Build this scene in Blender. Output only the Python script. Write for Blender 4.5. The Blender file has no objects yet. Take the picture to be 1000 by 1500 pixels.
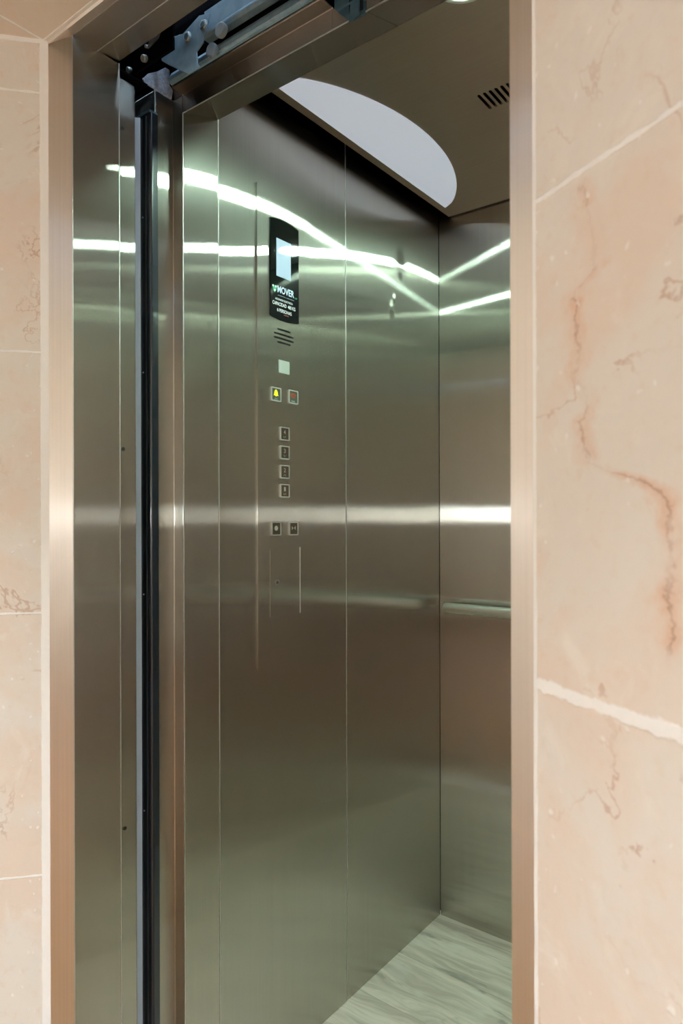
import bpy, bmesh, math, random
from mathutils import Vector, Matrix
random.seed(7)
S = bpy.context.scene
COL = S.collection
PI = math.pi

# ------------------------------------------------------------------ camera
EYE = 1.227
cd = bpy.data.cameras.new('camera'); cam = bpy.data.objects.new('camera', cd); COL.objects.link(cam)
cam.location = (0, 0, EYE)
cam.rotation_mode = 'XYZ'
YAW, ROLL = math.radians(37.7), math.radians(-0.15)
cam.matrix_world = (Matrix.Translation((0, 0, EYE)) @ Matrix.Rotation(YAW, 4, 'Z')
                    @ Matrix.Rotation(PI/2, 4, 'X') @ Matrix.Rotation(ROLL, 4, 'Z'))
cd.sensor_fit = 'HORIZONTAL'; cd.sensor_width = 24.0; cd.lens = 24.0*1.004
cd.shift_y = 0.005
cd.clip_start = 0.02
cd.dof.use_dof = True; cd.dof.focus_distance = 1.45; cd.dof.aperture_fstop = 7.0
S.camera = cam

# ------------------------------------------------------------------ world, exposure
w = bpy.data.worlds.new('world'); S.world = w; w.use_nodes = True
nt = w.node_tree; bg = nt.nodes['Background']
sky = nt.nodes.new('ShaderNodeTexSky'); sky.sky_type = 'HOSEK_WILKIE'
sky.sun_direction = (0.3, -0.5, 0.8); sky.turbidity = 4
nt.links.new(sky.outputs[0], bg.inputs[0]); bg.inputs[1].default_value = 95.0
S.view_settings.view_transform = 'Standard'; S.view_settings.look = 'None'
S.view_settings.gamma = 1; S.view_settings.use_curve_mapping = False
S.view_settings.exposure = 0.55
S.cycles.max_bounces = 14; S.cycles.glossy_bounces = 12; S.cycles.diffuse_bounces = 5
S.cycles.sample_clamp_indirect = 6
S.cycles.use_denoising = True

# ------------------------------------------------------------------ node helpers
def nmat(name):
    m = bpy.data.materials.new(name); m.use_nodes = True
    return m, m.node_tree, m.node_tree.nodes['Principled BSDF']
def N(nt, typ, **kw):
    n = nt.nodes.new(typ)
    for k, v in kw.items(): setattr(n, k, v)
    return n
def put(nt, sock, v):
    if hasattr(v, 'is_output') or isinstance(v, bpy.types.NodeSocket): nt.links.new(v, sock)
    else: sock.default_value = v
def M(nt, op, a, b=0.0, c=0.0, clamp=False):
    n = N(nt, 'ShaderNodeMath', operation=op); n.use_clamp = clamp
    put(nt, n.inputs[0], a); put(nt, n.inputs[1], b)
    if len(n.inputs) > 2: put(nt, n.inputs[2], c)
    return n.outputs[0]
def VM(nt, op, a, b=None, scale=None):
    n = N(nt, 'ShaderNodeVectorMath', operation=op)
    put(nt, n.inputs[0], a)
    if b is not None: put(nt, n.inputs[1], b)
    if scale is not None: put(nt, n.inputs['Scale'], scale)
    return n.outputs[0]
def mix(nt, f, a, b, mode='MIX'):
    n = N(nt, 'ShaderNodeMix', data_type='RGBA', blend_type=mode)
    put(nt, n.inputs[0], f); put(nt, n.inputs[6], a); put(nt, n.inputs[7], b)
    return n.outputs[2]
def noise(nt, vec, scale, detail=3, rough=0.5, dist=0.0):
    n = N(nt, 'ShaderNodeTexNoise'); put(nt, n.inputs['Vector'], vec)
    n.inputs['Scale'].default_value = scale; n.inputs['Detail'].default_value = detail
    n.inputs['Roughness'].default_value = rough; n.inputs['Distortion'].default_value = dist
    return n.outputs[0]
def ramp(nt, f, lo, hi, a=0.0, b=1.0, smooth=True):
    n = N(nt, 'ShaderNodeMapRange'); n.interpolation_type = 'SMOOTHSTEP' if smooth else 'LINEAR'
    put(nt, n.inputs[0], f)
    n.inputs[1].default_value = lo; n.inputs[2].default_value = hi
    n.inputs[3].default_value = a; n.inputs[4].default_value = b
    return n.outputs[0]
def scalev(nt, vec, s):
    return VM(nt, 'MULTIPLY', vec, s)

def mat_plain(name, col, rough=0.5, metal=0.0, emit=None, estr=0.0, coat=0.0, spec=0.5):
    m, nt, b = nmat(name)
    b.inputs['Base Color'].default_value = (*col, 1)
    b.inputs['Roughness'].default_value = rough; b.inputs['Metallic'].default_value = metal
    b.inputs['Coat Weight'].default_value = coat; b.inputs['Specular IOR Level'].default_value = spec
    if emit:
        b.inputs['Emission Color'].default_value = (*emit, 1); b.inputs['Emission Strength'].default_value = estr
    return m

def mat_steel(name, col=(0.55, 0.53, 0.48), wide=0.26, fine=0.0020, grain='Z', streak=0.05, dent=0.0, seed=0.0, veil=0.15, dents=()):
    """brushed stainless sheet; grain along the given world axis, so highlights stretch across it"""
    m, nt, b = nmat(name); nt.nodes.remove(b)
    geo = N(nt, 'ShaderNodeNewGeometry'); pos = geo.outputs['Position']; nor = geo.outputs['Normal']
    g = N(nt, 'ShaderNodeBsdfAnisotropic'); g.distribution = 'MULTI_GGX'
    gv = {'Z': (0, 0, 1), 'Y': (0, 1, 0), 'X': (1, 0, 0)}[grain]
    across = VM(nt, 'NORMALIZE', VM(nt, 'CROSS_PRODUCT', gv, nor))
    r = math.sqrt(wide*fine); g.inputs['Roughness'].default_value = math.sqrt(r)
    g.inputs['Anisotropy'].default_value = -(1 - r/wide)
    nt.links.new(across, g.inputs['Tangent'])
    k = {'Z': (120, 120, 0.7), 'Y': (120, 0.7, 120), 'X': (0.7, 120, 120)}[grain]
    st = noise(nt, scalev(nt, pos, k), 2.4, 2, 0.6)
    k2 = {'Z': (60, 60, 0.6), 'Y': (60, .6, 60), 'X': (.6, 60, 60)}[grain]
    st2 = noise(nt, scalev(nt, pos, k2), 1.0, 2, 0.6)
    off = M(nt, 'MULTIPLY', M(nt, 'SUBTRACT', M(nt, 'MULTIPLY_ADD', st2, 0.6, M(nt, 'MULTIPLY', st, 0.4)), 0.5), streak)
    wv = noise(nt, VM(nt, 'ADD', scalev(nt, pos, (1, 1, 1.6)), (seed, seed*2, seed*3)), 2.6, 2, 0.35)
    up = M(nt, 'MULTIPLY', M(nt, 'SUBTRACT', wv, 0.5), dent)
    for (dx, dy, dz, rad, amp) in dents:      # small dings pressed into the sheet
        dv = VM(nt, 'SUBTRACT', pos, (dx, dy, dz))
        ln = N(nt, 'ShaderNodeVectorMath', operation='LENGTH'); nt.links.new(scalev(nt, dv, (1, 1, 0.6)), ln.inputs[0])
        fall = ramp(nt, ln.outputs['Value'], 0.0, rad, amp, 0.0)
        sp = N(nt, 'ShaderNodeSeparateXYZ'); nt.links.new(dv, sp.inputs[0])
        up = M(nt, 'ADD', up, M(nt, 'MULTIPLY', M(nt, 'DIVIDE', sp.outputs[2], rad), fall))
        off = M(nt, 'ADD', off, M(nt, 'MULTIPLY', M(nt, 'DIVIDE', sp.outputs[1], rad), fall))
    n2 = VM(nt, 'ADD', nor, VM(nt, 'SCALE', across, scale=off))
    n3 = VM(nt, 'NORMALIZE', VM(nt, 'ADD', n2, VM(nt, 'SCALE', gv, scale=up)))
    nt.links.new(n3, g.inputs['Normal'])
    c = mix(nt, ramp(nt, st, 0.3, 0.7, 0, 1), (*[x*0.97 for x in col], 1), (*[min(1, x*1.02) for x in col], 1))
    nt.links.new(c, g.inputs['Color'])
    g2 = N(nt, 'ShaderNodeBsdfAnisotropic'); g2.distribution = 'GGX'
    g2.inputs['Roughness'].default_value = math.sqrt(math.sqrt(0.42*0.075)); g2.inputs['Anisotropy'].default_value = -(1 - math.sqrt(0.42*0.075)/0.42)
    nt.links.new(across, g2.inputs['Tangent']); nt.links.new(n3, g2.inputs['Normal']); nt.links.new(c, g2.inputs['Color'])
    mx = N(nt, 'ShaderNodeMixShader'); mx.inputs[0].default_value = veil
    nt.links.new(g.outputs[0], mx.inputs[1]); nt.links.new(g2.outputs[0], mx.inputs[2])
    nt.links.new(mx.outputs[0], nt.nodes['Material Output'].inputs[0])
    return m

def mat_tile(name, joints, caulk=None, vein=None, seed=0.0, specks=True):
    """beige travertine-like tile; joints = [(axis, position, half width, waviness)] in object space"""
    m, nt, b = nmat(name)
    tc = N(nt, 'ShaderNodeTexCoord'); p = tc.outputs['Object']
    q = VM(nt, 'ADD', p, (seed, seed*1.7, seed*0.6))
    big = noise(nt, q, 5.0, 5, 0.6, 0.4); med = noise(nt, q, 14.0, 5, 0.65, 0.8); fine = noise(nt, q, 70.0, 4, 0.6)
    col = mix(nt, ramp(nt, big, 0.42, 0.62), (0.80, 0.755, 0.70, 1), (0.80, 0.685, 0.595, 1))
    col = mix(nt, ramp(nt, med, 0.52, 0.75, 0, 0.7), col, (0.87, 0.82, 0.76, 1))
    col = mix(nt, ramp(nt, fine, 0.5, 0.8, 0, 0.35), col, (0.74, 0.59, 0.46, 1))
    # thin reddish veins
    d = noise(nt, VM(nt, 'ADD', q, (3, 3, 3)), 4.0, 6, 0.62, 0.6)
    vm_ = M(nt, 'MULTIPLY', ramp(nt, M(nt, 'ABSOLUTE', M(nt, 'SUBTRACT', d, 0.5)), 0.0, 0.012, 1, 0),
            ramp(nt, noise(nt, q, 7.0, 2), 0.50, 0.66, 0, 0.55))
    col = mix(nt, vm_, col, (0.50, 0.27, 0.16, 1))
    sep = N(nt, 'ShaderNodeSeparateXYZ'); nt.links.new(p, sep.inputs[0])
    ax = {'x': sep.outputs[0], 'y': sep.outputs[1], 'z': sep.outputs[2]}
    if vein:
        (u0, u1, v0, v1, pts) = vein
        fc = N(nt, 'ShaderNodeFloatCurve'); cu = fc.mapping.curves[0]
        P = sorted(((v-v0)/(v1-v0), (u-u0)/(u1-u0)) for u, v in pts)
        cu.points[0].location = P[0]; cu.points[1].location = P[-1]
        for a in P[1:-1]: cu.points.new(*a)
        for a in cu.points: a.handle_type = 'VECTOR'
        fc.mapping.update()
        wob = M(nt, 'MULTIPLY', M(nt, 'SUBTRACT', noise(nt, q, 38.0, 5, 0.75), 0.5), 0.040)
        nt.links.new(M(nt, 'DIVIDE', M(nt, 'SUBTRACT', ax['z'], v0), (v1-v0), clamp=True), fc.inputs[1])
        uu = M(nt, 'MULTIPLY_ADD', fc.outputs[0], (u1-u0), u0)
        dist = M(nt, 'ABSOLUTE', M(nt, 'ADD', M(nt, 'SUBTRACT', ax['x'], uu), wob))
        inz = M(nt, 'MULTIPLY', ramp(nt, ax['z'], v0, v0+0.02, 0, 1), ramp(nt, ax['z'], v1-0.03, v1, 1, 0))
        patch = ramp(nt, noise(nt, q, 22.0, 3, 0.6), 0.36, 0.62, 0.15, 1.0)
        core = M(nt, 'MULTIPLY', M(nt, 'MULTIPLY', ramp(nt, dist, 0.0004, 0.0030, 0.6, 0), inz), patch)
        halo = M(nt, 'MULTIPLY', M(nt, 'MULTIPLY', ramp(nt, dist, 0.0, 0.020, 0.6, 0), inz), patch)
        col = mix(nt, halo, col, (0.72, 0.40, 0.23, 1))
        col = mix(nt, core, col, (0.38, 0.20, 0.13, 1))
    g = None
    for (a, pos, hw, wav) in joints:
        n1 = M(nt, 'MULTIPLY', M(nt, 'SUBTRACT', noise(nt, VM(nt, 'ADD', q, (pos, pos*3, 0)), 26.0, 3, 0.5), 0.5), wav*1.6)
        n2 = M(nt, 'MULTIPLY', M(nt, 'SUBTRACT', noise(nt, VM(nt, 'ADD', q, (pos*2, 9, pos)), 60.0, 3, 0.6), 0.5), wav*2.0)
        dd = M(nt, 'ABSOLUTE', M(nt, 'ADD', M(nt, 'SUBTRACT', ax[a], pos), n1))
        mk = ramp(nt, M(nt, 'ADD', dd, n2), hw*0.75, hw*1.15, 1, 0)
        g = mk if g is None else M(nt, 'MAXIMUM', g, mk)
    if caulk:
        a, lim, wav = caulk
        n2 = M(nt, 'MULTIPLY', M(nt, 'SUBTRACT', noise(nt, VM(nt, 'ADD', q, (1, 9, 4)), 22.0, 4, 0.6), 0.5), wav)
        mk = ramp(nt, M(nt, 'ADD', ax[a], n2), lim, lim+0.0012, 1, 0)
        g = M(nt, 'MAXIMUM', g, mk)
    if specks:
        vo = N(nt, 'ShaderNodeTexVoronoi'); nt.links.new(VM(nt, 'ADD', q, VM(nt, 'SCALE', N_color(nt, q), scale=0.012)), vo.inputs['Vector'])
        vo.inputs['Scale'].default_value = 75
        rnd = N(nt, 'ShaderNodeSeparateColor'); nt.links.new(vo.outputs['Color'], rnd.inputs[0])
        keep = M(nt, 'GREATER_THAN', rnd.outputs[0], 0.90)
        near = ramp(nt, ax['x'], 0.04, 0.10, 1.0, 0.0)
        keep2 = M(nt, 'MULTIPLY', M(nt, 'GREATER_THAN', rnd.outputs[1], 0.80), near)
        sp = M(nt, 'MULTIPLY', ramp(nt, vo.outputs['Distance'], 0.12, 0.26, 0.8, 0), M(nt, 'MAXIMUM', M(nt, 'MULTIPLY', keep, 0.7), keep2))
        g2 = M(nt, 'MAXIMUM', g, sp)
    else: g2 = g
    gc = mix(nt, noise(nt, q, 90.0, 2), (0.93, 0.92, 0.90, 1), (0.97, 0.96, 0.95, 1))
    col = mix(nt, g2, col, gc)
    nt.links.new(col, b.inputs['Base Color'])
    nt.links.new(M(nt, 'MULTIPLY_ADD', g2, 0.35, 0.42), b.inputs['Roughness'])
    b.inputs['Specular IOR Level'].default_value = 0.35
    bp = N(nt, 'ShaderNodeBump'); bp.inputs['Distance'].default_value = 0.0012; bp.inputs['Strength'].default_value = 0.6
    nt.links.new(M(nt, 'ADD', g2, M(nt, 'MULTIPLY', med, 0.3)), bp.inputs['Height'])
    nt.links.new(bp.outputs[0], b.inputs['Normal'])
    return m
def N_color(nt, vec):
    n = N(nt, 'ShaderNodeTexNoise'); put(nt, n.inputs['Vector'], vec); n.inputs['Scale'].default_value = 90
    return n.outputs['Color']

def mat_wood_floor():
    m, nt, b = nmat('grey_wood_vinyl')
    p = N(nt, 'ShaderNodeNewGeometry').outputs['Position']
    sep = N(nt, 'ShaderNodeSeparateXYZ'); nt.links.new(p, sep.inputs[0])
    W = 0.19
    row = M(nt, 'FLOOR', M(nt, 'DIVIDE', M(nt, 'SUBTRACT', sep.outputs[1], 1.81), W))
    cmb = N(nt, 'ShaderNodeCombineXYZ'); nt.links.new(M(nt, 'MULTIPLY', row, 7.3), cmb.inputs[0]); nt.links.new(M(nt, 'MULTIPLY', row, 3.1), cmb.inputs[2])
    q = VM(nt, 'ADD', p, cmb.outputs[0])
    warp = M(nt, 'MULTIPLY', M(nt, 'SUBTRACT', noise(nt, scalev(nt, q, (2.5, 6, 1)), 1.6, 2), 0.5), 0.10)
    cw = N(nt, 'ShaderNodeCombineXYZ'); nt.links.new(warp, cw.inputs[1])
    q2 = VM(nt, 'ADD', q, cw.outputs[0])
    g1 = noise(nt, scalev(nt, q2, (3, 38, 1)), 1.0, 4, 0.6, 0.3)
    g2 = noise(nt, scalev(nt, q2, (9, 170, 1)), 1.0, 4, 0.65, 0.2)
    blot = noise(nt, scalev(nt, q2, (4, 14, 1)), 1.3, 4, 0.6, 0.6)
    col = mix(nt, ramp(nt, g1, 0.35, 0.68), (0.74, 0.66, 0.57, 1), (0.50, 0.43, 0.36, 1))
    col = mix(nt, ramp(nt, g2, 0.45, 0.75, 0, 0.5), col, (0.36, 0.33, 0.28, 1))
    col = mix(nt, ramp(nt, blot, 0.58, 0.72, 0, 0.75), col, (0.25, 0.225, 0.19, 1))
    col = mix(nt, ramp(nt, noise(nt, scalev(nt, q2, (5, 9, 1)), 2.0, 2), 0.55, 0.72, 0, 0.4), col, (0.75, 0.72, 0.66, 1))
    fr = M(nt, 'FRACT', M(nt, 'DIVIDE', M(nt, 'SUBTRACT', sep.outputs[1], 1.81), W))
    seam = ramp(nt, M(nt, 'MINIMUM', fr, M(nt, 'SUBTRACT', 1.0, fr)), 0.002, 0.007, 0.5, 0)
    col = mix(nt, seam, col, (0.24, 0.215, 0.19, 1))
    nt.links.new(col, b.inputs['Base Color']); b.inputs['Roughness'].default_value = 0.45
    b.inputs['Specular IOR Level'].default_value = 0.35
    bp = N(nt, 'ShaderNodeBump'); bp.inputs['Distance'].default_value = 0.0006; bp.inputs['Strength'].default_value = 0.5
    nt.links.new(g2, bp.inputs['Height']); nt.links.new(bp.outputs[0], b.inputs['Normal'])
    return m

def mat_noise(name, c1, c2, scale, rough, metal=0.0, bump=0.0):
    m, nt, b = nmat(name)
    p = N(nt, 'ShaderNodeNewGeometry').outputs['Position']
    f = noise(nt, p, scale, 4, 0.6)
    nt.links.new(mix(nt, ramp(nt, f, 0.35, 0.65), (*c1, 1), (*c2, 1)), b.inputs['Base Color'])
    b.inputs['Roughness'].default_value = rough; b.inputs['Metallic'].default_value = metal
    if bump:
        bp = N(nt, 'ShaderNodeBump'); bp.inputs['Distance'].default_value = bump
        nt.links.new(f, bp.inputs['Height']); nt.links.new(bp.outputs[0], b.inputs['Normal'])
    return m

STEEL = mat_steel('brushed_steel_wall', dent=0.007)
STEELR = mat_steel('brushed_steel_rear', dent=0.007, seed=3.0)
STEELB = mat_steel('brushed_steel_back_panel', dent=0.007, seed=11.0, dents=[(-1.05, 1.633, 1.93, 0.035, 0.22), (-1.05, 1.588, 1.80, 0.02, 0.25), (-1.05, 1.60, 1.83, 0.012, 0.3)])
STEELP = mat_steel('brushed_steel_control_plate', col=(0.57, 0.55, 0.50), dent=0.007, seed=23.0)
STEELF = mat_steel('brushed_steel_frame', dent=0.0)
STEELC = mat_steel('brushed_steel_ceiling', col=(0.54, 0.46, 0.40), wide=0.35, fine=0.06, grain='X', dent=0.0)
STEELH = mat_steel('brushed_steel_header', col=(0.47, 0.455, 0.43), grain='X', dent=0.0)
STEELK = mat_steel('brushed_steel_car_header_dark', col=(0.29, 0.255, 0.22), grain='X', dent=0.0)  # dark reflections are put into the colour; the jambs keep the lighter steel
SATIN = mat_plain('satin_bright_edge', (0.75, 0.73, 0.71), 0.5, 1.0)  # bright satin metal; the edge highlights are strips of it
POL = mat_plain('polished_steel', (0.72, 0.71, 0.69), 0.22, 1.0)
DARK = mat_plain('unlit_black', (0.005, 0.005, 0.006), 0.9, spec=0.0)  # near-black: the darkness of shaft and voids is put into the colour
GALV = mat_noise('blue_grey_galvanised', (0.20, 0.34, 0.45), (0.27, 0.41, 0.52), 55, 0.42, 0.1, 0.0002)
GALVD = mat_noise('dark_blue_galvanised', (0.05, 0.10, 0.13), (0.07, 0.13, 0.165), 55, 0.45, 0.25)
LILAC = mat_noise('spangled_zinc', (0.36, 0.40, 0.50), (0.56, 0.60, 0.72), 240, 0.4, 0.3)
ZINC = mat_plain('zinc_bolt', (0.62, 0.70, 0.72), 0.3, 0.8)
BLACKP = mat_plain('black_gloss_paint', (0.010, 0.014, 0.022), 0.25, 0.0, coat=0.4)
BLUEL = mat_plain('pale_blue_edge', (0.66, 0.78, 0.95), 0.5, 0.0)
RUBBER = mat_plain('black_rubber', (0.015, 0.015, 0.015), 0.6)
GLASSB = mat_plain('black_display_glass', (0.006, 0.008, 0.008), 0.03, 0.0)
SCREEN = mat_plain('screen', (0.30, 0.36, 0.50), 0.35, 0.0, emit=(0.30, 0.38, 0.58), estr=0.2, spec=0.2, coat=0.6)
SCREEN.node_tree.nodes['Principled BSDF'].inputs['Coat Roughness'].default_value = 0.02
WHITEP = mat_plain('white_print', (0.80, 0.82, 0.86), 0.5, emit=(0.8, 0.85, 0.9), estr=0.12)
BLUEP = mat_plain('blue_grey_print', (0.50, 0.62, 0.78), 0.5, emit=(0.5, 0.6, 0.8), estr=0.15)
GREENP = mat_plain('green_print', (0.03, 0.42, 0.20), 0.5)
REDP = mat_plain('dark_red_print', (0.25, 0.02, 0.02), 0.5)
YELLOW = mat_plain('yellow_lit_symbol', (0.85, 0.75, 0.02), 0.4, emit=(0.9, 0.8, 0.02), estr=0.45)
REDS = mat_plain('red_symbol', (0.45, 0.07, 0.03), 0.4)
BTN = mat_plain('button_face_brown', (0.13, 0.085, 0.06), 0.3, 0.7)
BTNG = mat_plain('button_face_green', (0.12, 0.15, 0.12), 0.3, 0.6)
WHITEPL = mat_plain('pale_plastic', (0.48, 0.50, 0.46), 0.4)
ACRYL = mat_plain('opal_acrylic', (0.66, 0.68, 0.76), 0.18, 0.0, emit=(0.72, 0.78, 0.95), estr=0.29, coat=0.3)
LED = mat_plain('lamp_lens', (0.9, 0.95, 0.9), 0.3, emit=(0.68, 1.0, 0.83), estr=300.0)
FILL_LENS = mat_plain('fill_panel_lens', (0.9, 0.95, 0.9), 0.4, emit=(0.88, 0.96, 1.0), estr=9.6)
PLASTER = mat_noise('beige_plaster', (0.74, 0.66, 0.56), (0.78, 0.70, 0.60), 6, 0.9)
CREAM = mat_noise('cream_ceiling_paint', (0.76, 0.70, 0.62), (0.80, 0.74, 0.66), 3, 0.9)
TERRA = mat_noise('dark_brown_floor', (0.25, 0.135, 0.06), (0.30, 0.165, 0.075), 5, 0.5)
GLASS, _nt, _b = nmat('window_glass')
_b.inputs['Transmission Weight'].default_value = 1.0; _b.inputs['Roughness'].default_value = 0.0
_b.inputs['IOR'].default_value = 1.05

# ------------------------------------------------------------------ object helpers
def link(name, me, mat, parent=None):
    o = bpy.data.objects.new(name, me); COL.objects.link(o)
    if mat: me.materials.append(mat)
    if parent: o.parent = parent
    return o
def tag(o, label=None, cat=None, group=None, kind=None):
    if label: o['label'] = label
    if cat: o['category'] = cat
    if group: o['group'] = group
    if kind: o['kind'] = kind
    return o
def empty(name, loc, label, cat, group=None):
    o = bpy.data.objects.new(name, None); COL.objects.link(o); o.location = loc
    o.empty_display_size = 0.05
    return tag(o, label, cat, group)
def child(o, parent):
    """parent without moving (parents are unrotated empties)"""
    o.parent = parent
    loc = Vector((0, 0, 0)); q = parent
    while q: loc += q.location; q = q.parent
    o.location = o.location - loc
    return o
def bm_obj(name, bm, mat, parent=None, bevel=0.0, segs=2, smooth=False):
    bmesh.ops.remove_doubles(bm, verts=bm.verts, dist=1e-6)
    bmesh.ops.recalc_face_normals(bm, faces=bm.faces)
    me = bpy.data.meshes.new(name); bm.to_mesh(me); bm.free()
    o = link(name, me, mat)
    if smooth:
        for p in me.polygons: p.use_smooth = True
    if bevel:
        md = o.modifiers.new('bevel', 'BEVEL'); md.width = bevel; md.segments = segs; md.limit_method = 'ANGLE'
        md.angle_limit = math.radians(30); md.harden_normals = False
    if parent: child(o, parent)
    return o
def bx(bm, x0, x1, y0, y1, z0, z1):
    v = [bm.verts.new((x, y, z)) for x in (x0, x1) for y in (y0, y1) for z in (z0, z1)]
    for f in ((0,1,3,2),(4,6,7,5),(0,4,5,1),(2,3,7,6),(0,2,6,4),(1,5,7,3)): bm.faces.new([v[i] for i in f])
def box(name, x0, x1, y0, y1, z0, z1, mat, parent=None, bevel=0.0):
    bm = bmesh.new(); bx(bm, x0, x1, y0, y1, z0, z1); return bm_obj(name, bm, mat, parent, bevel)
def ext(bm, pts, axis, a, b):
    """extrude a closed outline. axis z: pts=(x,y); x: pts=(y,z); y: pts=(x,z)"""
    def V(p, t): return {'z': (p[0], p[1], t), 'x': (t, p[0], p[1]), 'y': (p[0], t, p[1])}[axis]
    A = [bm.verts.new(V(p, a)) for p in pts]; B = [bm.verts.new(V(p, b)) for p in pts]
    n = len(pts)
    bm.faces.new(A); bm.faces.new(B[::-1])
    for i in range(n): bm.faces.new((A[i], B[i], B[(i+1) % n], A[(i+1) % n]))
def prism(name, pts, axis, a, b, mat, parent=None, bevel=0.0, segs=2):
    bm = bmesh.new(); ext(bm, pts, axis, a, b); return bm_obj(name, bm, mat, parent, bevel, segs)
def holed(name, outer, holes, axis, a, b, mat, parent=None, inner_mat=None):
    """plate with real holes: outline and hole outlines extruded from a to b"""
    def V(p, t): return {'z': (p[0], p[1], t), 'x': (t, p[0], p[1]), 'y': (p[0], t, p[1])}[axis]
    bm = bmesh.new()
    loops = []
    for t in (a, b):
        es = []; lps = []
        for lp in [outer] + holes:
            vs = [bm.verts.new(V(p, t)) for p in lp]; lps.append(vs)
            for i in range(len(vs)): es.append(bm.edges.new((vs[i], vs[(i+1) % len(vs)])))
        bmesh.ops.triangle_fill(bm, edges=es, use_beauty=True, use_dissolve=False)
        loops.append(lps)
    for A, B in zip(*loops):
        n = len(A)
        for i in range(n): bm.faces.new((A[i], B[i], B[(i+1) % n], A[(i+1) % n]))
    return bm_obj(name, bm, mat, parent)
def rrect(cx, cy, w, h, r, n=4):
    P = []
    for (sx, sy, a0) in ((1, 1, 0), (-1, 1, 90), (-1, -1, 180), (1, -1, 270)):
        for k in range(n+1):
            t = math.radians(a0 + 90*k/n)
            P.append((cx + sx*(w/2-r) + r*math.cos(t), cy + sy*(h/2-r) + r*math.sin(t)))
    return P
def cyl(bm, c, axis, r, L, n=24, r2=None):
    """cylinder starting at c going along axis (unit vector) for L"""
    ax = Vector(axis).normalized(); t = ax.orthogonal().normalized(); u = ax.cross(t)
    r2 = r if r2 is None else r2
    c = Vector(c)
    A = [bm.verts.new(c + r*(t*math.cos(2*PI*k/n) + u*math.sin(2*PI*k/n))) for k in range(n)]
    B = [bm.verts.new(c + ax*L + r2*(t*math.cos(2*PI*k/n) + u*math.sin(2*PI*k/n))) for k in range(n)]
    bm.faces.new(A); bm.faces.new(B[::-1])
    for i in range(n): bm.faces.new((A[i], B[i], B[(i+1) % n], A[(i+1) % n]))
def cylo(name, c, axis, r, L, mat, parent=None, n=24, r2=None, bevel=0.0):
    bm = bmesh.new(); cyl(bm, c, axis, r, L, n, r2); o = bm_obj(name, bm, mat, parent, bevel)
    return o

# ------------------------------------------------------------------ key dimensions
LX, RX = -1.0305, -0.273           # clear opening of the landing frame
Y0, Y1 = 0.618, 0.706              # front and back of the landing frame
HEAD = EYE + 0.785
WLX, WRX = -1.05, 0.01             # cabin side walls
CY0, CY1 = 0.9365, 1.85            # cabin front and rear
VOID = 2.32
LTE = (-1.0545, 0.590)             # outer edge of the splayed trim, left
RTE = (-0.2417, 0.5995)            # and right

# ------------------------------------------------------------------ landing: tiled splays, soffit, far room
def tiled_wall(name, P0, direc, L, z0, z1, mat, thick=0.03, s0=0.0):
    d = Vector((direc[0], direc[1], 0)).normalized()
    o_ang = math.atan2(d.y, d.x)
    side = 1 if name.endswith('right') else -1
    bm = bmesh.new()
    y0, y1 = (0, thick) if side > 0 else (-thick, 0)
    bx(bm, s0, L, y0, y1, z0, z1)
    o = bm_obj(name, bm, mat)
    o.location = (P0[0], P0[1], 0); o.rotation_euler = (0, 0, o_ang)
    return tag(o, kind='structure')
TILE_L = mat_tile('tile_left', [('z', 1.912, 0.0022, 0.002), ('z', 1.4925, 0.0018, 0.0012), ('z', 1.0705, 0.0018, 0.0012),
                                ('z', 0.646, 0.0018, 0.0012), ('z', 0.22, 0.0018, 0.0012), ('z', 1.9965, 0.005, 0.002), ('x', 0.48, 0.002, 0.001)],
                  caulk=('x', 0.0495, 0.004), seed=2.3)
VEIN = (0.03, 0.25, 1.12, 1.51, [(0.0986, 1.505), (0.1058, 1.4631), (0.112, 1.44), (0.1155, 1.425), (0.0862, 1.413), (0.092, 1.3833),
        (0.0961, 1.3596), (0.0896, 1.344), (0.1058, 1.3214), (0.0978, 1.303), (0.1058, 1.2687), (0.127, 1.2618), (0.155, 1.255),
        (0.1773, 1.2441), (0.1892, 1.2246), (0.1863, 1.1813), (0.1851, 1.1716), (0.1892, 1.1481), (0.1875, 1.13)])
TILE_R = mat_tile('tile_right', [('z', 1.510, 0.0027, 0.0026), ('z', 1.0745, 0.0062, 0.0055), ('z', 0.64, 0.003, 0.002), ('z', 1.945, 0.003, 0.002),
                                 ('x', 0.46, 0.002, 0.001)],
                  caulk=('x', 0.0385, 0.005), vein=VEIN, seed=5.1)
LD = (-0.654, -0.756); RD = (0.861, -0.509)
tiled_wall('wall_landing_left', (LX, Y0), LD, 1.05, 0, 2.75, TILE_L, s0=0.034)
tiled_wall('wall_landing_right', (RX, Y0), RD, 1.05, 0, 2.75, TILE_R, s0=0.034)
# soffit over the doorway niche
TILE_S = mat_tile('tile_soffit', [('x', -1.061, 0.0022, 0.0016), ('x', -0.62, 0.002, 0.001), ('x', -0.18, 0.002, 0.001), ('y', 0.18, 0.002, 0.001)],
                  seed=8.2, specks=False, caulk=('z', -5, 0.001))
_nt = TILE_S.node_tree
SZ = EYE + 0.7725
sof = prism('ceiling_doorway_soffit', [(-1.058, 0.5925), (-0.238, 0.5925), (0.62, 0.085), (0.62, 0.02), (-1.70, -0.20), (-1.70, -0.155)], 'z', SZ, SZ+0.03, TILE_S)
tag(sof, kind='structure')
gr = prism('trim_soffit_grout', [(-1.060, 0.5845), (-0.236, 0.5865), (-0.240, 0.5945), (-1.0585, 0.5945)], 'z', SZ-0.0015, SZ+0.012, mat_plain('white_grout', (0.86, 0.83, 0.78), 0.8))
tag(gr, kind='structure')
tag(box('wall_over_niche', -1.80, 2.4, -0.23, -0.20, SZ+0.005, 3.0, PLASTER), kind='structure')
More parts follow.
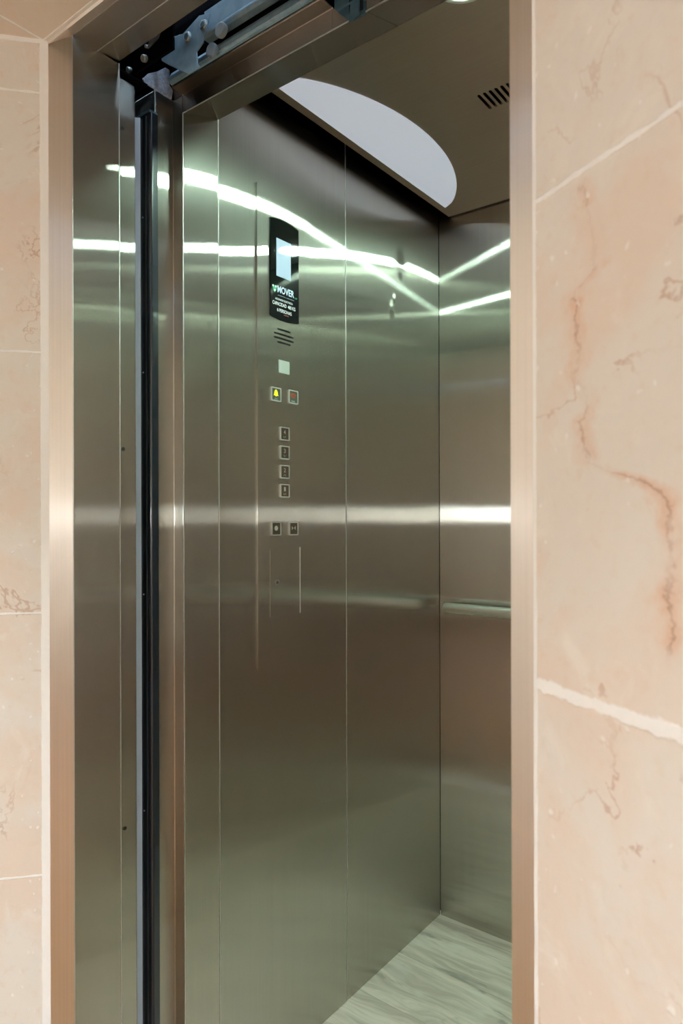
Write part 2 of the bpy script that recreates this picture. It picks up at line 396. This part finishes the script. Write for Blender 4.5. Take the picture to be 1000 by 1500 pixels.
# the landing behind the camera
tag(box('wall_landing_far_left', -1.76, -1.73, -4.3, -0.17, 0, 3.0, PLASTER), kind='structure')
tag(box('wall_landing_front', 0.60, 2.4, 0.05, 0.08, 0, 3.0, PLASTER), kind='structure')
tag(box('wall_landing_far_right', 2.4, 2.43, -4.3, 0.08, 0, 3.0, PLASTER), kind='structure')
tag(box('floor', -1.76, 2.43, -4.3, 0.70, -0.03, 0.0, TERRA), kind='structure')
tag(box('ceiling', -1.76, 2.43, -4.3, -0.20, 2.95, 2.98, CREAM), kind='structure')
# back wall with an unseen slit window added for the steel's bright band
WZ0, WZ1 = EYE-0.09, EYE+0.09
bm = bmesh.new()
bx(bm, -1.76, 2.43, -4.33, -4.3, 0, WZ0); bx(bm, -1.76, 2.43, -4.33, -4.3, WZ1, 2.5)
bx(bm, -1.76, -1.5, -4.33, -4.3, WZ0, WZ1); bx(bm, 2.1, 2.43, -4.33, -4.3, WZ0, WZ1)
tag(bm_obj('wall_landing_back', bm, PLASTER), kind='structure')
tag(box('wall_landing_back_upper', -1.76, 2.43, -4.33, -4.30, 2.5, 3.0, PLASTER), kind='structure')
bm = bmesh.new()
bx(bm, -1.5, 2.1, -4.33, -4.29, WZ0-0.012, WZ0); bx(bm, -1.5, 2.1, -4.33, -4.29, WZ1, WZ1+0.012)
wf = bm_obj('added_window_1', bm, mat_plain('window_frame_white', (0.8, 0.8, 0.8), 0.5)); tag(wf, kind='structure')
pane = box('pane', -1.5, 2.1, -4.318, -4.314, WZ0, WZ1, GLASS); child(pane, wf)

# ------------------------------------------------------------------ unseen light panel, added to light the tiles
def fill_panel(x0, x1, y0, y1, z, label):
    e = empty('added_light_panel', ((x0+x1)/2, (y0+y1)/2, z), label, 'added light', 'added light panels over the unseen landing')
    box('frame', x0, x1, y0, y1, z-0.03, z, mat_plain('lamp_housing', (0.8, 0.8, 0.8), 0.5), e, 0.004)
    box('diffuser', x0+0.02, x1-0.02, y0+0.02, y1-0.02, z-0.035, z-0.030, FILL_LENS, e, 0.002)
fill_panel(-1.5, 2.1, -1.2, -0.28, 2.95, 'large soft light panel added over the unseen landing to light the tiles')

# ------------------------------------------------------------------ landing door frame
fr = empty('door_frame', (LX, Y0, 0), 'brushed steel landing door frame with splayed lip set against beige tiles', 'door frame')
bm = bmesh.new()
# left jamb, with the lip sloping in its plane to meet the head
prism('jamb', [(LX, Y0), (LX, Y1), (-1.12, Y1), (-1.12, Y0+0.02), (-1.045, Y0+0.012)], 'z', 0, HEAD, STEELF, fr, 0.0012)
prism('jamb', [(RX, Y0), (RX, Y1), (-0.19, Y1), (-0.19, Y0+0.02), (-0.26, Y0+0.012)], 'z', 0, HEAD, STEELF, fr, 0.0012)
prism('header', [(Y0, HEAD), (0.664, HEAD-0.001), (Y1, HEAD+0.003), (Y1, HEAD+0.10), (Y0+0.012, HEAD+0.10)], 'x', -1.12, -0.19, STEELH, fr, 0.0012)
def strip(name, q, th, mat):
    bm = bmesh.new()
    A = [bm.verts.new(v) for v in q]
    nrm = (Vector(q[1])-Vector(q[0])).cross(Vector(q[3])-Vector(q[0])).normalized()
    B = [bm.verts.new(Vector(v)+nrm*th) for v in q]
    bm.faces.new(A); bm.faces.new(B[::-1])
    for i in range(4): bm.faces.new((A[i], B[i], B[(i+1) % 4], A[(i+1) % 4]))
    return bm_obj(name, bm, mat, fr)
for (xx, yy) in ((LX, Y1), (LX, Y0)): box('sheet_edge_glint', xx-0.0006, xx+0.0006, yy-0.0006, yy+0.0006, 0.0, HEAD, SATIN, fr)  # highlights on the jamb edges, put in as thin bright strips
box('sheet_edge_glint', LX, RX, 0.6634, 0.6646, HEAD-0.0015, HEAD+0.0005, SATIN, fr)  # crease highlight of the head, put in as a strip
OZ = EYE + 0.766
LIPM = mat_steel('satin_lip_steel_warm', col=(0.86, 0.79, 0.73), wide=0.6, fine=0.02, veil=0.7, grain='Z')  # warm tint of the reflected tiles is put into the lip colour
LIPH = mat_steel('satin_lip_steel_head_warm', col=(0.86, 0.79, 0.73), wide=0.6, fine=0.02, veil=0.7, grain='X')
strip('frame_lip', [(LTE[0], LTE[1], 0), (LX, Y0, 0), (LX, Y0, HEAD), (LTE[0], LTE[1], OZ)], -0.004, LIPM)
strip('frame_lip', [(RX, Y0, 0), (RTE[0], RTE[1], 0), (RTE[0], RTE[1], OZ), (RX, Y0, HEAD)], -0.004, LIPM)
strip('frame_lip', [(LX, Y0, HEAD), (RX, Y0, HEAD), (RTE[0], RTE[1]-0.004, OZ), (LTE[0], LTE[1], OZ)], -0.004, LIPH)

# ------------------------------------------------------------------ landing sliding door, retracted on the left
ld = empty('sliding_door', (-1.25, 0.73, 0), 'retracted steel landing door, only its screwed closing edge showing left of the gap', 'lift door')
prism('door_panel', [(-1.59, 0.7105), (-1.046, 0.7105), (-1.044, 0.7135), (-1.044, 0.7465), (-1.047, 0.750), (-1.59, 0.750)], 'z', 0.012, 2.001, STEELF, ld, 0.0008)
for (yy, zz) in ((0.7215, 1.9115), (0.7215, 1.3451), (0.7299-0.007, 0.6757)):
    bm = bmesh.new(); cyl(bm, (-1.0442, yy, zz), (1, 0, 0), 0.0034, 0.0012, 16); cyl(bm, (-1.043, yy, zz), (1, 0, 0), 0.0026, 0.0008, 6)
    s_ = bm_obj('screw', bm, RUBBER, ld)
box('light_shield', -1.58, -1.034, 0.7085, 0.768, 2.004, 2.008, DARK, ld)  # black sheet added to shadow the door edge from the light above
# car door, retracted: glossy black edge with a pale blue strip
cdr = empty('sliding_door', (-1.20, 0.79, 0), 'retracted black car door edge with a pale blue strip in the door gap', 'lift door')
ROUND = [(-1.052+0.006*math.sin(t), 0.788-0.006*math.cos(t)) for t in [k*PI/12 for k in range(7)]]
prism('door_panel', [(-1.59, 0.782)] + ROUND + [(-1.046, 0.799), (-1.59, 0.799)], 'z', 0.012, 1.970, BLACKP, cdr)
prism('edge_strip', [(-1.0825, 0.7740), (-1.0745, 0.7815), (-1.0825, 0.7815)], 'z', 0.012, 1.968, BLUEL, cdr)
box('rubber_seal', -1.0585, -1.0560, 0.7800, 0.7822, 0.012, 1.965, RUBBER, cdr, 0.0006)
for zz in (1.7808, 1.4931, 1.0815, 0.6801):
    bm = bmesh.new(); cyl(bm, (-1.0680, 0.7820, zz), (0, -1, 0), 0.0013, 0.001, 12); bm_obj('screw', bm, ZINC, cdr)
box('top_cap', -1.59, -1.0470, 0.7815, 0.7995, 1.970, 1.974, GALVD, cdr)

# ------------------------------------------------------------------ car entrance frame
cf = empty('door_frame', (-1.032, 0.846, 0), 'inner brushed steel car entrance frame around the cabin opening behind the door gap', 'door frame')
AH = EYE + 0.799
prism('jamb', [(-1.060, 0.803), (-1.060, 0.846), (-1.032, 0.846), (-1.032, 0.9355), (-1.16, 0.9355), (-1.16, 0.803)], 'z', 0, AH, STEELF, cf, 0.0030, 4)
prism('jamb', [(-0.245, 0.803), (-0.245, 0.846), (-0.273, 0.846), (-0.273, 0.9355), (-0.15, 0.9355), (-0.15, 0.803)], 'z', 0, AH, STEELF, cf, 0.0030, 4)
HB = EYE + 0.764; HC = EYE + 0.7915
for (xa, xb) in ((-1.032, -0.669), (-0.605, -0.273)):
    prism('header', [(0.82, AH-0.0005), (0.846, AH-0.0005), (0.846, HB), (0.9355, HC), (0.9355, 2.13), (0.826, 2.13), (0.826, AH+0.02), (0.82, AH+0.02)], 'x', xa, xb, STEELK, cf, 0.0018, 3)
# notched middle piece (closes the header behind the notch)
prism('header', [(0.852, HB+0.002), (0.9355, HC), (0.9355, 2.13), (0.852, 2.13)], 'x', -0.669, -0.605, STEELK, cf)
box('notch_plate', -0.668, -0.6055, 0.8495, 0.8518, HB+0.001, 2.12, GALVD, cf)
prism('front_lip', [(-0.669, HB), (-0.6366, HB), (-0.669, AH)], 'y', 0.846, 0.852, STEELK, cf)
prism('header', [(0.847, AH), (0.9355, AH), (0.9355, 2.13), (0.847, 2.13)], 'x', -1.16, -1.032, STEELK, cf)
for (xx, yy, z1) in ((-1.0601, 0.8032, AH), (-1.0319, 0.9352, AH), (-1.0319, 0.8463, HB)):
    box('sheet_edge_glint', xx-0.0006, xx+0.0006, yy-0.0006, yy+0.0006, 0.0, z1, SATIN, cf)  # bright strips stand in for highlights on the car jamb edges
for (yy, zz) in ((0.8462, AH-0.0003), (0.8462, HB)):
    box('sheet_edge_glint', -1.032, -0.669 if zz > HB + 0.01 else -0.6366, yy-0.0007, yy+0.0007, zz-0.0007, zz+0.0007, SATIN, cf)  # header edge highlights, drawn as thin satin strips
box('sheet_edge_glint', -0.605, -0.273, 0.8455, 0.8469, HB-0.0007, HB+0.0007, SATIN, cf)

# ------------------------------------------------------------------ door drive above the opening
tr = empty('door_track', (-0.7, 0.815, 2.03), 'blue grey galvanised door track beam above the car entrance', 'door track')
prism('lower_channel', [(0.8185, AH+0.003), (0.815, 2.030), (0.812, 2.034), (0.812, 2.042), (0.815, 2.045), (0.8165, 2.0500), (0.8190, 2.0500), (0.8190, AH+0.003)], 'x', -1.030, -0.20, GALV, tr, 0.0008)
prism('upper_channel', [(0.806, 2.062), (0.802, 2.066), (0.802, 2.071), (0.8065, 2.075), (0.8065, 2.112), (0.8190, 2.112), (0.8190, 2.062)], 'x', -0.925, -0.20, GALV, tr, 0.0008)
box('shade_sheet', -1.030, -0.20, 0.8194, 0.8252, 2.0475, 2.13, DARK, tr)  # black sheet added to darken the gap behind the channels
hp = empty('door_hanger', (-0.98, 0.806, 2.03), 'blue grey hanger plate with two hex bolts at left end of the track', 'hanger plate')
prism('plate', PLATE_PTS := [(-1.0378, 2.0850), (-1.0083, 2.0808), (-1.0140, 2.1002), (-0.9737, 2.0905), (-0.9300, 2.1035), (-0.9014, 2.0952), (-0.9208, 2.0525),
       (-0.9370, 2.0437), (-0.9350, 2.0210), (-0.9261, 2.0078+0.004), (-0.9589, 2.0086+0.004), (-1.0180, 2.0542), (-1.0338, 2.0669)], 'y', 0.7990, 0.8015, GALV, hp, 0.0006)
for (xx, zz) in ((-0.9607, 2.0787), (-0.9172, 2.0806)):
    bm = bmesh.new(); cyl(bm, (xx, 0.7990, zz), (0, -1, 0), 0.0095, 0.0010, 24); cyl(bm, (xx, 0.7980, zz), (0, -1, 0), 0.0085, 0.0030, 6)
    bo = bm_obj('hex_bolt', bm, ZINC, hp, 0.0005)
    bm = bmesh.new(); cyl(bm, (xx, 0.7951, zz), (0, -1, 0), 0.0048, 0.0004, 16); t_ = bm_obj('bolt_thread', bm, GALVD); child(t_, hp); 
cylo('roller', (-0.905, 0.8115, 2.036), (0, -1, 0), 0.012, 0.009, mat_plain('grey_nylon', (0.22, 0.28, 0.34), 0.5), hp, 32, bevel=0.002)
cylo('roller', (-0.870, 0.8010, 2.050), (0, -1, 0), 0.012, 0.009, mat_plain('cream_nylon', (0.26, 0.31, 0.34), 0.5), hp, 32, bevel=0.002)
# bright zinc angle bracket on top of the jamb
br = empty('angle_bracket', (-1.06, 0.81, 2.027), 'pale spangled zinc bracket standing on the car jamb below the track', 'bracket')
prism('bracket_plate', [(0.777, 2.0333), (0.7815, 2.0275), (0.8029, 2.0270), (0.8425, 2.0262), (0.8458, 2.0445), (0.8377, 2.0509), (0.8377, 2.0797), (0.828, 2.0799), (0.8091, 2.0624), (0.7891, 2.0483)],
      'x', -1.063, -1.060, LILAC, br, 0.0005)
# coupler block seen in the notch
cb = empty('door_coupler', (-0.65, 0.835, 2.04), 'small dark blue steel coupler bracket hanging in the header notch', 'bracket')
prism('coupler_plate', [(-0.655, 2.012), (-0.653, 2.009), (-0.6344, 2.0111), (-0.6279, 2.0091), (-0.6318, 1.9838), (-0.6130, 1.9860), (-0.6111, 2.012)], 'y', 0.838, 0.8405, GALVD, cb, 0.0004)
box('coupler_arm', -0.634, -0.610, 0.842, 0.847, 1.997, 2.040, BLACKP, cb, 0.0006)
# landing-side track bracket with two small bolts
lt = empty('track_bracket', (-1.0, 0.74, 2.04), 'black landing track bracket with small shiny bolts behind the frame head', 'bracket')
box('bracket_plate', -1.09, -0.93, 0.742, 0.746, 2.015, 2.09, DARK, lt)
for (xx, zz, r) in ((-1.0475, 2.0252, 0.0050), (-1.0030, 2.0275, 0.0062), (-0.995, 2.045, 0.0028)):
    bm = bmesh.new(); cyl(bm, (xx, 0.742, zz), (0.0, -1, -0.35), r, 0.008, 12); bm_obj('bolt', bm, ZINC, lt, 0.0012)
prism('angle_arm', [(-0.99, 2.040), (-0.965, 2.046), (-0.96, 2.053), (-0.985, 2.048)], 'y', 0.735, 0.740, mat_plain('dull_zinc', (0.16, 0.17, 0.18), 0.5, 0.5), lt)

# ------------------------------------------------------------------ shaft enclosure (black)
bm = bmesh.new()
bx(bm, -1.62, -1.60, 0.60, 1.0, -0.02, 2.45); bx(bm, 0.30, 0.32, 0.60, 1.0, -0.02, 2.45)
bx(bm, -1.62, 0.32, 0.60, 1.0, 2.42, 2.45)
bx(bm, -1.62, -1.122, 0.66, 0.68, 0, 2.42); bx(bm, -0.188, 0.32, 0.66, 0.68, 0, 2.42)
bx(bm, -1.60, 0.30, 0.70, 0.708, HEAD+0.09, 2.42)
bx(bm, -1.60, -1.161, 0.90, 0.935, 0, 2.42); bx(bm, -0.149, 0.30, 0.90, 0.935, 0, 2.42)
bx(bm, -1.60, 0.30, 0.90, 0.934, 2.131, 2.42)
bx(bm, -1.62, 0.32, 0.70, 0.94, -0.05, -0.03)
tag(bm_obj('wall_lift_shaft', bm, DARK), kind='structure')

sl = empty('added_shaft_light', (-0.6, 0.74, 2.38), 'unseen cool tube light added above the door track to brighten the drive parts', 'lamp')  # unseen light added to brighten the track and the pale edge strip
box('lamp_base', -1.25, -0.25, 0.715, 0.765, 2.385, 2.415, mat_plain('lamp_base_grey', (0.3, 0.3, 0.3), 0.6), sl)
cylo('tube', (-1.22, 0.74, 2.370), (1, 0, 0), 0.013, 0.94, mat_plain('cool_fill_tube', (0.8, 0.9, 1), 0.4, emit=(0.62, 0.82, 1.0), estr=16.0), sl, 16)

# ------------------------------------------------------------------ cabin shell
def panel(name, x0, x1, y0, y1, z0, z1, mat, parent, bev=0.0018): return box(name, x0, x1, y0, y1, z0, z1, mat, parent, bev)
wl_seam = None
wl = bpy.data.objects.new('wall_cabin_left', None); COL.objects.link(wl); wl.location = (WLX, CY0, 0); tag(wl, kind='structure')
panel('wall_panel', WLX-0.02, WLX, CY0, 1.3775, 0.0, VOID, STEEL, wl)
panel('wall_panel', WLX-0.02, WLX, 1.3790, 1.8505, 0.0, VOID, STEELB, wl)
box('panel_seam_glint', WLX-0.001, WLX+0.0003, 1.3776, 1.3789, 0.0, VOID, SATIN, wl)  # bright line along the panel seam, put in as a strip
wr_ = bpy.data.objects.new('wall_cabin_rear', None); COL.objects.link(wr_); wr_.location = (WLX, CY1, 0); tag(wr_, kind='structure')
panel('wall_panel', WLX+0.001, -0.52, CY1, CY1+0.02, 0.0, VOID, STEELR, wr_, 0.0008)
panel('wall_panel', -0.519, WRX, CY1, CY1+0.02, 0.0, VOID, STEELR, wr_, 0.0008)
wg = bpy.data.objects.new('wall_cabin_right', None); COL.objects.link(wg); wg.location = (WRX, CY0, 0); tag(wg, kind='structure')
panel('wall_panel', WRX, WRX+0.02, CY0, 1.39, 0.0, VOID, STEEL, wg)
panel('wall_panel', WRX, WRX+0.02, 1.392, 1.85, 0.0, VOID, STEEL, wg)
tag(box('wall_cabin_front', -0.273, WRX+0.02, 0.9355, 0.955, 0, VOID, STEEL, None, 0.001), kind='structure')
tag(box('floor_cabin', -1.07, 0.03, 0.80, 1.87, -0.02, 0.0, mat_wood_floor()), kind='structure')
tag(box('floor_sill', -1.12, -0.19, 0.70, 0.80, -0.02, 0.0, STEELH), kind='structure')
tag(box('ceiling_cabin_void', -1.07, 0.03, 0.93, 1.87, VOID, VOID+0.02, DARK), kind='structure')

bm = bmesh.new()
bx(bm, -1.10, -1.075, 0.94, 1.90, -0.05, 2.40); bx(bm, 0.035, 0.06, 0.94, 1.90, -0.05, 2.40)
bx(bm, -1.10, 0.06, 1.875, 1.90, -0.05, 2.40); bx(bm, -1.10, 0.06, 0.94, 1.90, 2.37, 2.40); bx(bm, -1.10, 0.06, 0.94, 1.90, -0.06, -0.04)
tag(bm_obj('wall_car_light_seal', bm, DARK), kind='structure')  # unseen black shell added to keep sky light out of the cabin
# ceiling tray with ventilation slots
CZ = EYE + 0.903
slots = []
for k in range(23):
    x = -0.667 + 0.0131*k
    pts = []
    r = 0.0034
    for j in range(7): t = PI*j/6; pts.append((x + r*math.cos(t), 1.4106 - r + r*math.sin(t)))
    for j in range(7): t = PI + PI*j/6; pts.append((x + r*math.cos(t), 1.347 + r + r*math.sin(t)))
    slots.append(pts)
circ = [[(cx + 0.048*math.cos(2*PI*k/40), cy + 0.048*math.sin(2*PI*k/40)) for k in range(40)] for (cx, cy) in ((-0.5397, 1.040), (-0.5225, 1.745))]
CXM = -0.5225
ct = holed('ceiling_cabin', [(-1.010, 0.937), (2*CXM+1.010, 0.937), (2*CXM+1.010, 1.842), (-1.010, 1.842)], slots + circ, 'z', CZ, CZ+0.018, STEELC)
tag(ct, kind='structure')
vb = box('vent_backing', -0.69, -0.36, 1.33, 1.43, CZ+0.030, CZ+0.034, DARK, ct)
bm = bmesh.new()
for (a, b_, c_, d_) in ((-1.010, -1.007, 0.937, 1.842), (2*CXM+1.007, 2*CXM+1.010, 0.937, 1.842), (-1.010, 2*CXM+1.010, 1.839, 1.842)):
    bx(bm, a, b_, c_, d_, CZ+0.018, CZ+0.03)
child(bm_obj('ceiling_tray_flange', bm, STEELC), ct)

# crescent diffusers
def crescent(sgn, label):
    x0 = CXM - sgn*(CXM+0.987) if sgn < 0 else -0.987
    cy, hl, sg = 1.400, 0.378, 0.157
    pts = []
    n = 40
    for k in range(n+1):
        t = -1 + 2*k/n
        ell = math.sqrt(max(0, 1-t*t)); R = (hl*hl+sg*sg)/(2*sg); cir = (math.sqrt(R*R-(hl*t)**2)-(R-sg))/sg
        pts.append((t*hl+cy, sg*(0.55*cir+0.45*ell)))
    P = [((-0.987 + b) if sgn > 0 else (2*CXM+0.987 - b), a) for a, b in pts]
    e = empty('ceiling_diffuser', (P[0][0], cy, CZ), label, 'light diffuser', 'crescent diffusers on the cabin ceiling')
    prism('lens', P, 'z', CZ-0.0025, CZ+0.004, ACRYL, e, 0.0008)
crescent(1, 'white crescent ceiling diffuser along the left side of the cabin ceiling')
crescent(-1, 'white crescent ceiling diffuser along the hidden right side of the cabin ceiling')

# downlights
for i, (cx, cy) in enumerate(((-0.5397, 1.040), (-0.5225, 1.745))):
    e = empty('downlight', (cx, cy, CZ), ('round white downlight near the entrance in the cabin ceiling', 'round downlight at the back of the cabin ceiling')[i], 'downlight', 'downlights in the cabin ceiling')
    bm = bmesh.new(); n = 48
    prof = [(0.0425, 0.006), (0.0430, -0.002), (0.046, -0.0035), (0.054, -0.003), (0.056, 0.0)]
    rings = [[bm.verts.new((cx + r*math.cos(2*PI*k/n), cy + r*math.sin(2*PI*k/n), CZ+z)) for k in range(n)] for r, z in prof]
    for A, B in zip(rings, rings[1:]):
        for k in range(n): bm.faces.new((A[k], A[(k+1) % n], B[(k+1) % n], B[k]))
    bm_obj('bezel', bm, mat_plain('white_bezel', (0.8, 0.82, 0.78), 0.35), e, smooth=True)
    cylo('lamp_shield', (cx, cy, CZ+0.0055), (0, 0, 1), 0.0475, 0.05, DARK, e, 32)  # unseen can added so the lens leaves the void above dark
    cylo('lamp_lens', (cx, cy, CZ+0.001), (0, 0, 1), 0.0435, 0.004, LED, e, 48)

# handrail on the rear wall
hr = empty('handrail', (-1.003, 1.79, 0.954), 'round brushed steel handrail across the rear cabin wall', 'handrail')
RAILM = mat_plain('satin_steel_rail', (0.95, 0.92, 0.88), 0.28, 1.0)
o = cylo('rail', (-0.998, 1.79, 0.954), (1, 0, 0), 0.0155, 0.96, RAILM, hr, 48, bevel=0.0015)
for p in o.data.polygons: p.use_smooth = len(p.vertices) == 4
for xx in (-0.75, -0.29):
    cylo('rail_bracket', (xx, 1.795, 0.954), (0, 1, 0), 0.008, 0.054, POL, hr, 20)

# ------------------------------------------------------------------ car operating panel
PX = -1.0462
cp = empty('control_panel', (WLX, 1.147, 1.42), 'tall raised brushed steel control panel with black display and buttons on left cabin wall', 'control panel')
ya, yb = 1.0596, 1.2347
def arcpts(y0, y1, z, bulge, n=14):
    return [(y0+(y1-y0)*k/n, z + bulge*(1-(2*k/n-1)**2)) for k in range(n+1)]
outer = arcpts(ya, yb, 1.9466, 0.022) + arcpts(ya, yb, 0.894, -0.018)[::-1]
slits = []
for (y0, y1, z) in ((1.1221, 1.1652, 1.6435), (1.111, 1.1758, 1.6330), (1.111, 1.1758, 1.6238), (1.1221, 1.1652, 1.6147)):
    slits.append(rrect((y0+y1)/2, z, y1-y0, 0.0040, 0.0015, 3))
face = holed('face_plate', outer, slits, 'x', WLX+0.0002, PX, STEELP, cp)
box('speaker_mesh', WLX+0.0003, PX-0.0026, 1.105, 1.182, 1.606, 1.652, RUBBER, cp)
bm = bmesh.new(); bx(bm, WLX+0.0002, PX+0.0004, ya-0.0009, ya+0.0001, 0.897, 1.9466); bm_obj('edge_strip', bm, STEELP, cp)
# display
dsp = prism('display', arcpts(1.0970, 1.1910, 1.8835, 0.0065) + arcpts(1.0970, 1.1910, 1.6690, -0.0045)[::-1], 'x', PX, PX+0.0030, GLASSB, cp)
box('screen', PX+0.0030, PX+0.0034, 1.1159, 1.1634, 1.7600, 1.8440, SCREEN, dsp)

def text(name, s, y0, y1, z, h, mat, parent, x, bold=0.0):
    cu = bpy.data.curves.new('t', 'FONT'); cu.body = s; cu.size = 1; cu.extrude = 0.0; cu.offset = bold
    to = bpy.data.objects.new('t', cu); COL.objects.link(to)
    bpy.context.view_layer.update()
    me = bpy.data.meshes.new_from_object(to.evaluated_get(bpy.context.evaluated_depsgraph_get()))
    bpy.data.objects.remove(to)
    xs = [v.co.x for v in me.vertices]; ys = [v.co.y for v in me.vertices]
    ax, bx_, ay, by = min(xs), max(xs), min(ys), max(ys)
    for v in me.vertices:
        v.co = Vector((x, y0+(v.co.x-ax)/(bx_-ax)*(y1-y0), z+(v.co.y-ay)/(by-ay)*h))
    o = link(name, me, mat); child(o, parent); return o
DX = PX+0.0035
text('lettering', 'MOVER', 1.1190, 1.1740, 1.7235, 0.0155, BLUEP, dsp, DX, 0.02)
text('lettering', '.com', 1.1760, 1.1840, 1.7225, 0.0035, GREENP, dsp, DX)
text('lettering', 'ascensores y elevadores', 1.1200, 1.1740, 1.7165, 0.0022, BLUEP, dsp, DX)
text('lettering', 'ASCENSOR ELECTRICO', 1.1115, 1.1690, 1.7065, 0.0042, WHITEP, dsp, DX, 0.01)
text('lettering', 'CAPACIDAD  480 KG', 1.1030, 1.1780, 1.6945, 0.0078, WHITEP, dsp, DX, 0.01)
text('lettering', '6 PERSONAS', 1.1176, 1.1655, 1.6812, 0.0075, WHITEP, dsp, DX, 0.01)
bm = bmesh.new(); bx(bm, PX+0.0030, DX, 1.1400, 1.1560, 1.6765, 1.6785); bm_obj('red_mark', bm, REDP, dsp)
# logo: green mark with three pale dots
prism('logo', [(1.1030, 1.7365), (1.1100, 1.7365), (1.1165, 1.7365), (1.1150, 1.7270), (1.1105, 1.7215), (1.1060, 1.7245)], 'x', PX+0.0030, DX, GREENP, dsp)
bm = bmesh.new()
for (yy, zz) in ((1.1045, 1.7350), (1.1140, 1.7350), (1.1100, 1.7260)): cyl(bm, (DX, yy, zz), (1, 0, 0), 0.0022, 0.0003, 12)
bm_obj('logo_dots', bm, WHITEP, dsp)
# card plate
box('card_plate', PX, PX+0.0018, 1.1243, 1.1606, 1.5464, 1.5755, WHITEPL, cp, 0.0012)
# push buttons
def button(yc, zc, w, h, facemat, label=None):
    b_ = holed('button', rrect(yc, zc, w, h, 0.0022), [rrect(yc, zc, w-0.0050, h-0.0050, 0.0015)], 'x', PX, PX+0.0032, SATIN, cp)
    f = prism('button_face', rrect(yc, zc, w-0.0050, h-0.0050, 0.0015), 'x', PX, PX+0.0018, facemat, b_)
    if label: b_['label'] = label
    return b_
def dots(name, pts, r, mat, parent):
    bm = bmesh.new()
    for (y, z) in pts: cyl(bm, (PX+0.0018, y, z), (1, 0, 0), r, 0.0004, 8)
    return bm_obj(name, bm, mat, parent)
FX = PX+0.0021
# alarm (yellow bell)
b1 = button(1.1150, 1.4961, 0.032, 0.0310, BTNG, 'alarm button with yellow bell')
bell = [(-0.0085, -0.003), (-0.0060, -0.001), (-0.0055, 0.004), (-0.0035, 0.008), (-0.001, 0.0092), (0, 0.0112), (0.001, 0.0092), (0.0035, 0.008), (0.0055, 0.004), (0.0060, -0.001), (0.0085, -0.003), (0.0022, -0.0032), (0, -0.0055), (-0.0022, -0.0032)]
prism('bell_symbol', [(1.1150+a, 1.4965+b) for a, b in bell], 'x', PX+0.0018, FX, YELLOW, b1)
dots('braille', [(1.1110+0.002*i, 1.4855+0.002*j) for i in range(5) for j in range(2) if (i+j) % 2 == 0], 0.0006, WHITEP, b1)
# telephone / door symbol
b2 = button(1.1724, 1.4975, 0.032, 0.0310, BTNG, 'button with red telephone symbol')
tel = [(-0.009, 0.000), (-0.009, 0.004), (-0.005, 0.0065), (0.005, 0.0065), (0.009, 0.004), (0.009, 0.000), (0.005, 0.000), (0.004, 0.003), (-0.004, 0.003), (-0.005, 0.000)]
prism('telephone_symbol', [(1.1724+a, 1.4995+b) for a, b in tel], 'x', PX+0.0018, FX, REDS, b2)
prism('telephone_base', [(1.1724+a, 1.4975+b) for a, b in [(-0.007, -0.002), (0.007, -0.002), (0.004, 0.003), (-0.004, 0.003)]], 'x', PX+0.0018, FX, REDS, b2)
dots('braille', [(1.1670+0.002*i, 1.4870+0.002*j) for i in range(6) for j in range(2) if (i*j) % 2 == 0], 0.0006, WHITEP, b2)
NUM = mat_plain('pale_numeral', (0.55, 0.52, 0.46), 0.4, 0.3)
for (zc, ch) in ((1.4110, '4'), (1.3687, '3'), (1.3254, '2'), (1.2827, '1')):
    b_ = button(1.1430, zc, 0.0306, 0.0304, BTN, 'floor button ' + ch)
    text('numeral', ch, 1.1400, 1.1460, zc-0.001, 0.0095, NUM, b_, FX, 0.01)
    dots('braille', [(1.1395+0.0022*i, zc-0.0085+0.0024*j) for i in range(4) for j in range(2) if (i+j+int(ch)) % 3], 0.0007, NUM, b_)
b3 = button(1.1146, 1.1980, 0.0308, 0.0306, BTN, 'door open button')
prism('door_open_symbol', [(1.1146+0.0055*math.cos(2*PI*k/20), 1.1990+0.0055*math.sin(2*PI*k/20)) for k in range(20)], 'x', PX+0.0018, FX, NUM, b3)
b4 = button(1.1724, 1.1973, 0.0308, 0.0306, BTN, 'door close button')
bm = bmesh.new()
ext(bm, [(1.1660, 1.2030), (1.1715, 1.1985), (1.1660, 1.1940)], 'x', PX+0.0018, FX); ext(bm, [(1.1790, 1.2030), (1.1735, 1.1985), (1.1790, 1.1940)], 'x', PX+0.0018, FX)
bm_obj('door_close_symbol', bm, NUM, b4)
# service flap with lock
fl = prism('service_flap', arcpts(1.0955, 1.1945, 1.1545, 0.0080) + [(1.1945, 1.003), (1.0955, 1.003)], 'x', PX, PX+0.0012, STEELP, cp, 0.0004)
bm = bmesh.new(); bx(bm, PX, PX+0.0022, 1.1939, 1.1952, 1.003, 1.1540); bm_obj('flap_edge', bm, SATIN, fl)
bm = bmesh.new(); cyl(bm, (PX+0.0012, 1.1165, 1.0785), (1, 0, 0), 0.0066, 0.0024, 24); lk = bm_obj('lock', bm, POL, fl, 0.0006)
bm = bmesh.new(); cyl(bm, (PX+0.0012, 1.1165, 1.0785), (1, 0, 0), 0.0038, 0.0029, 20); bm_obj('keyhole', bm, RUBBER, fl)
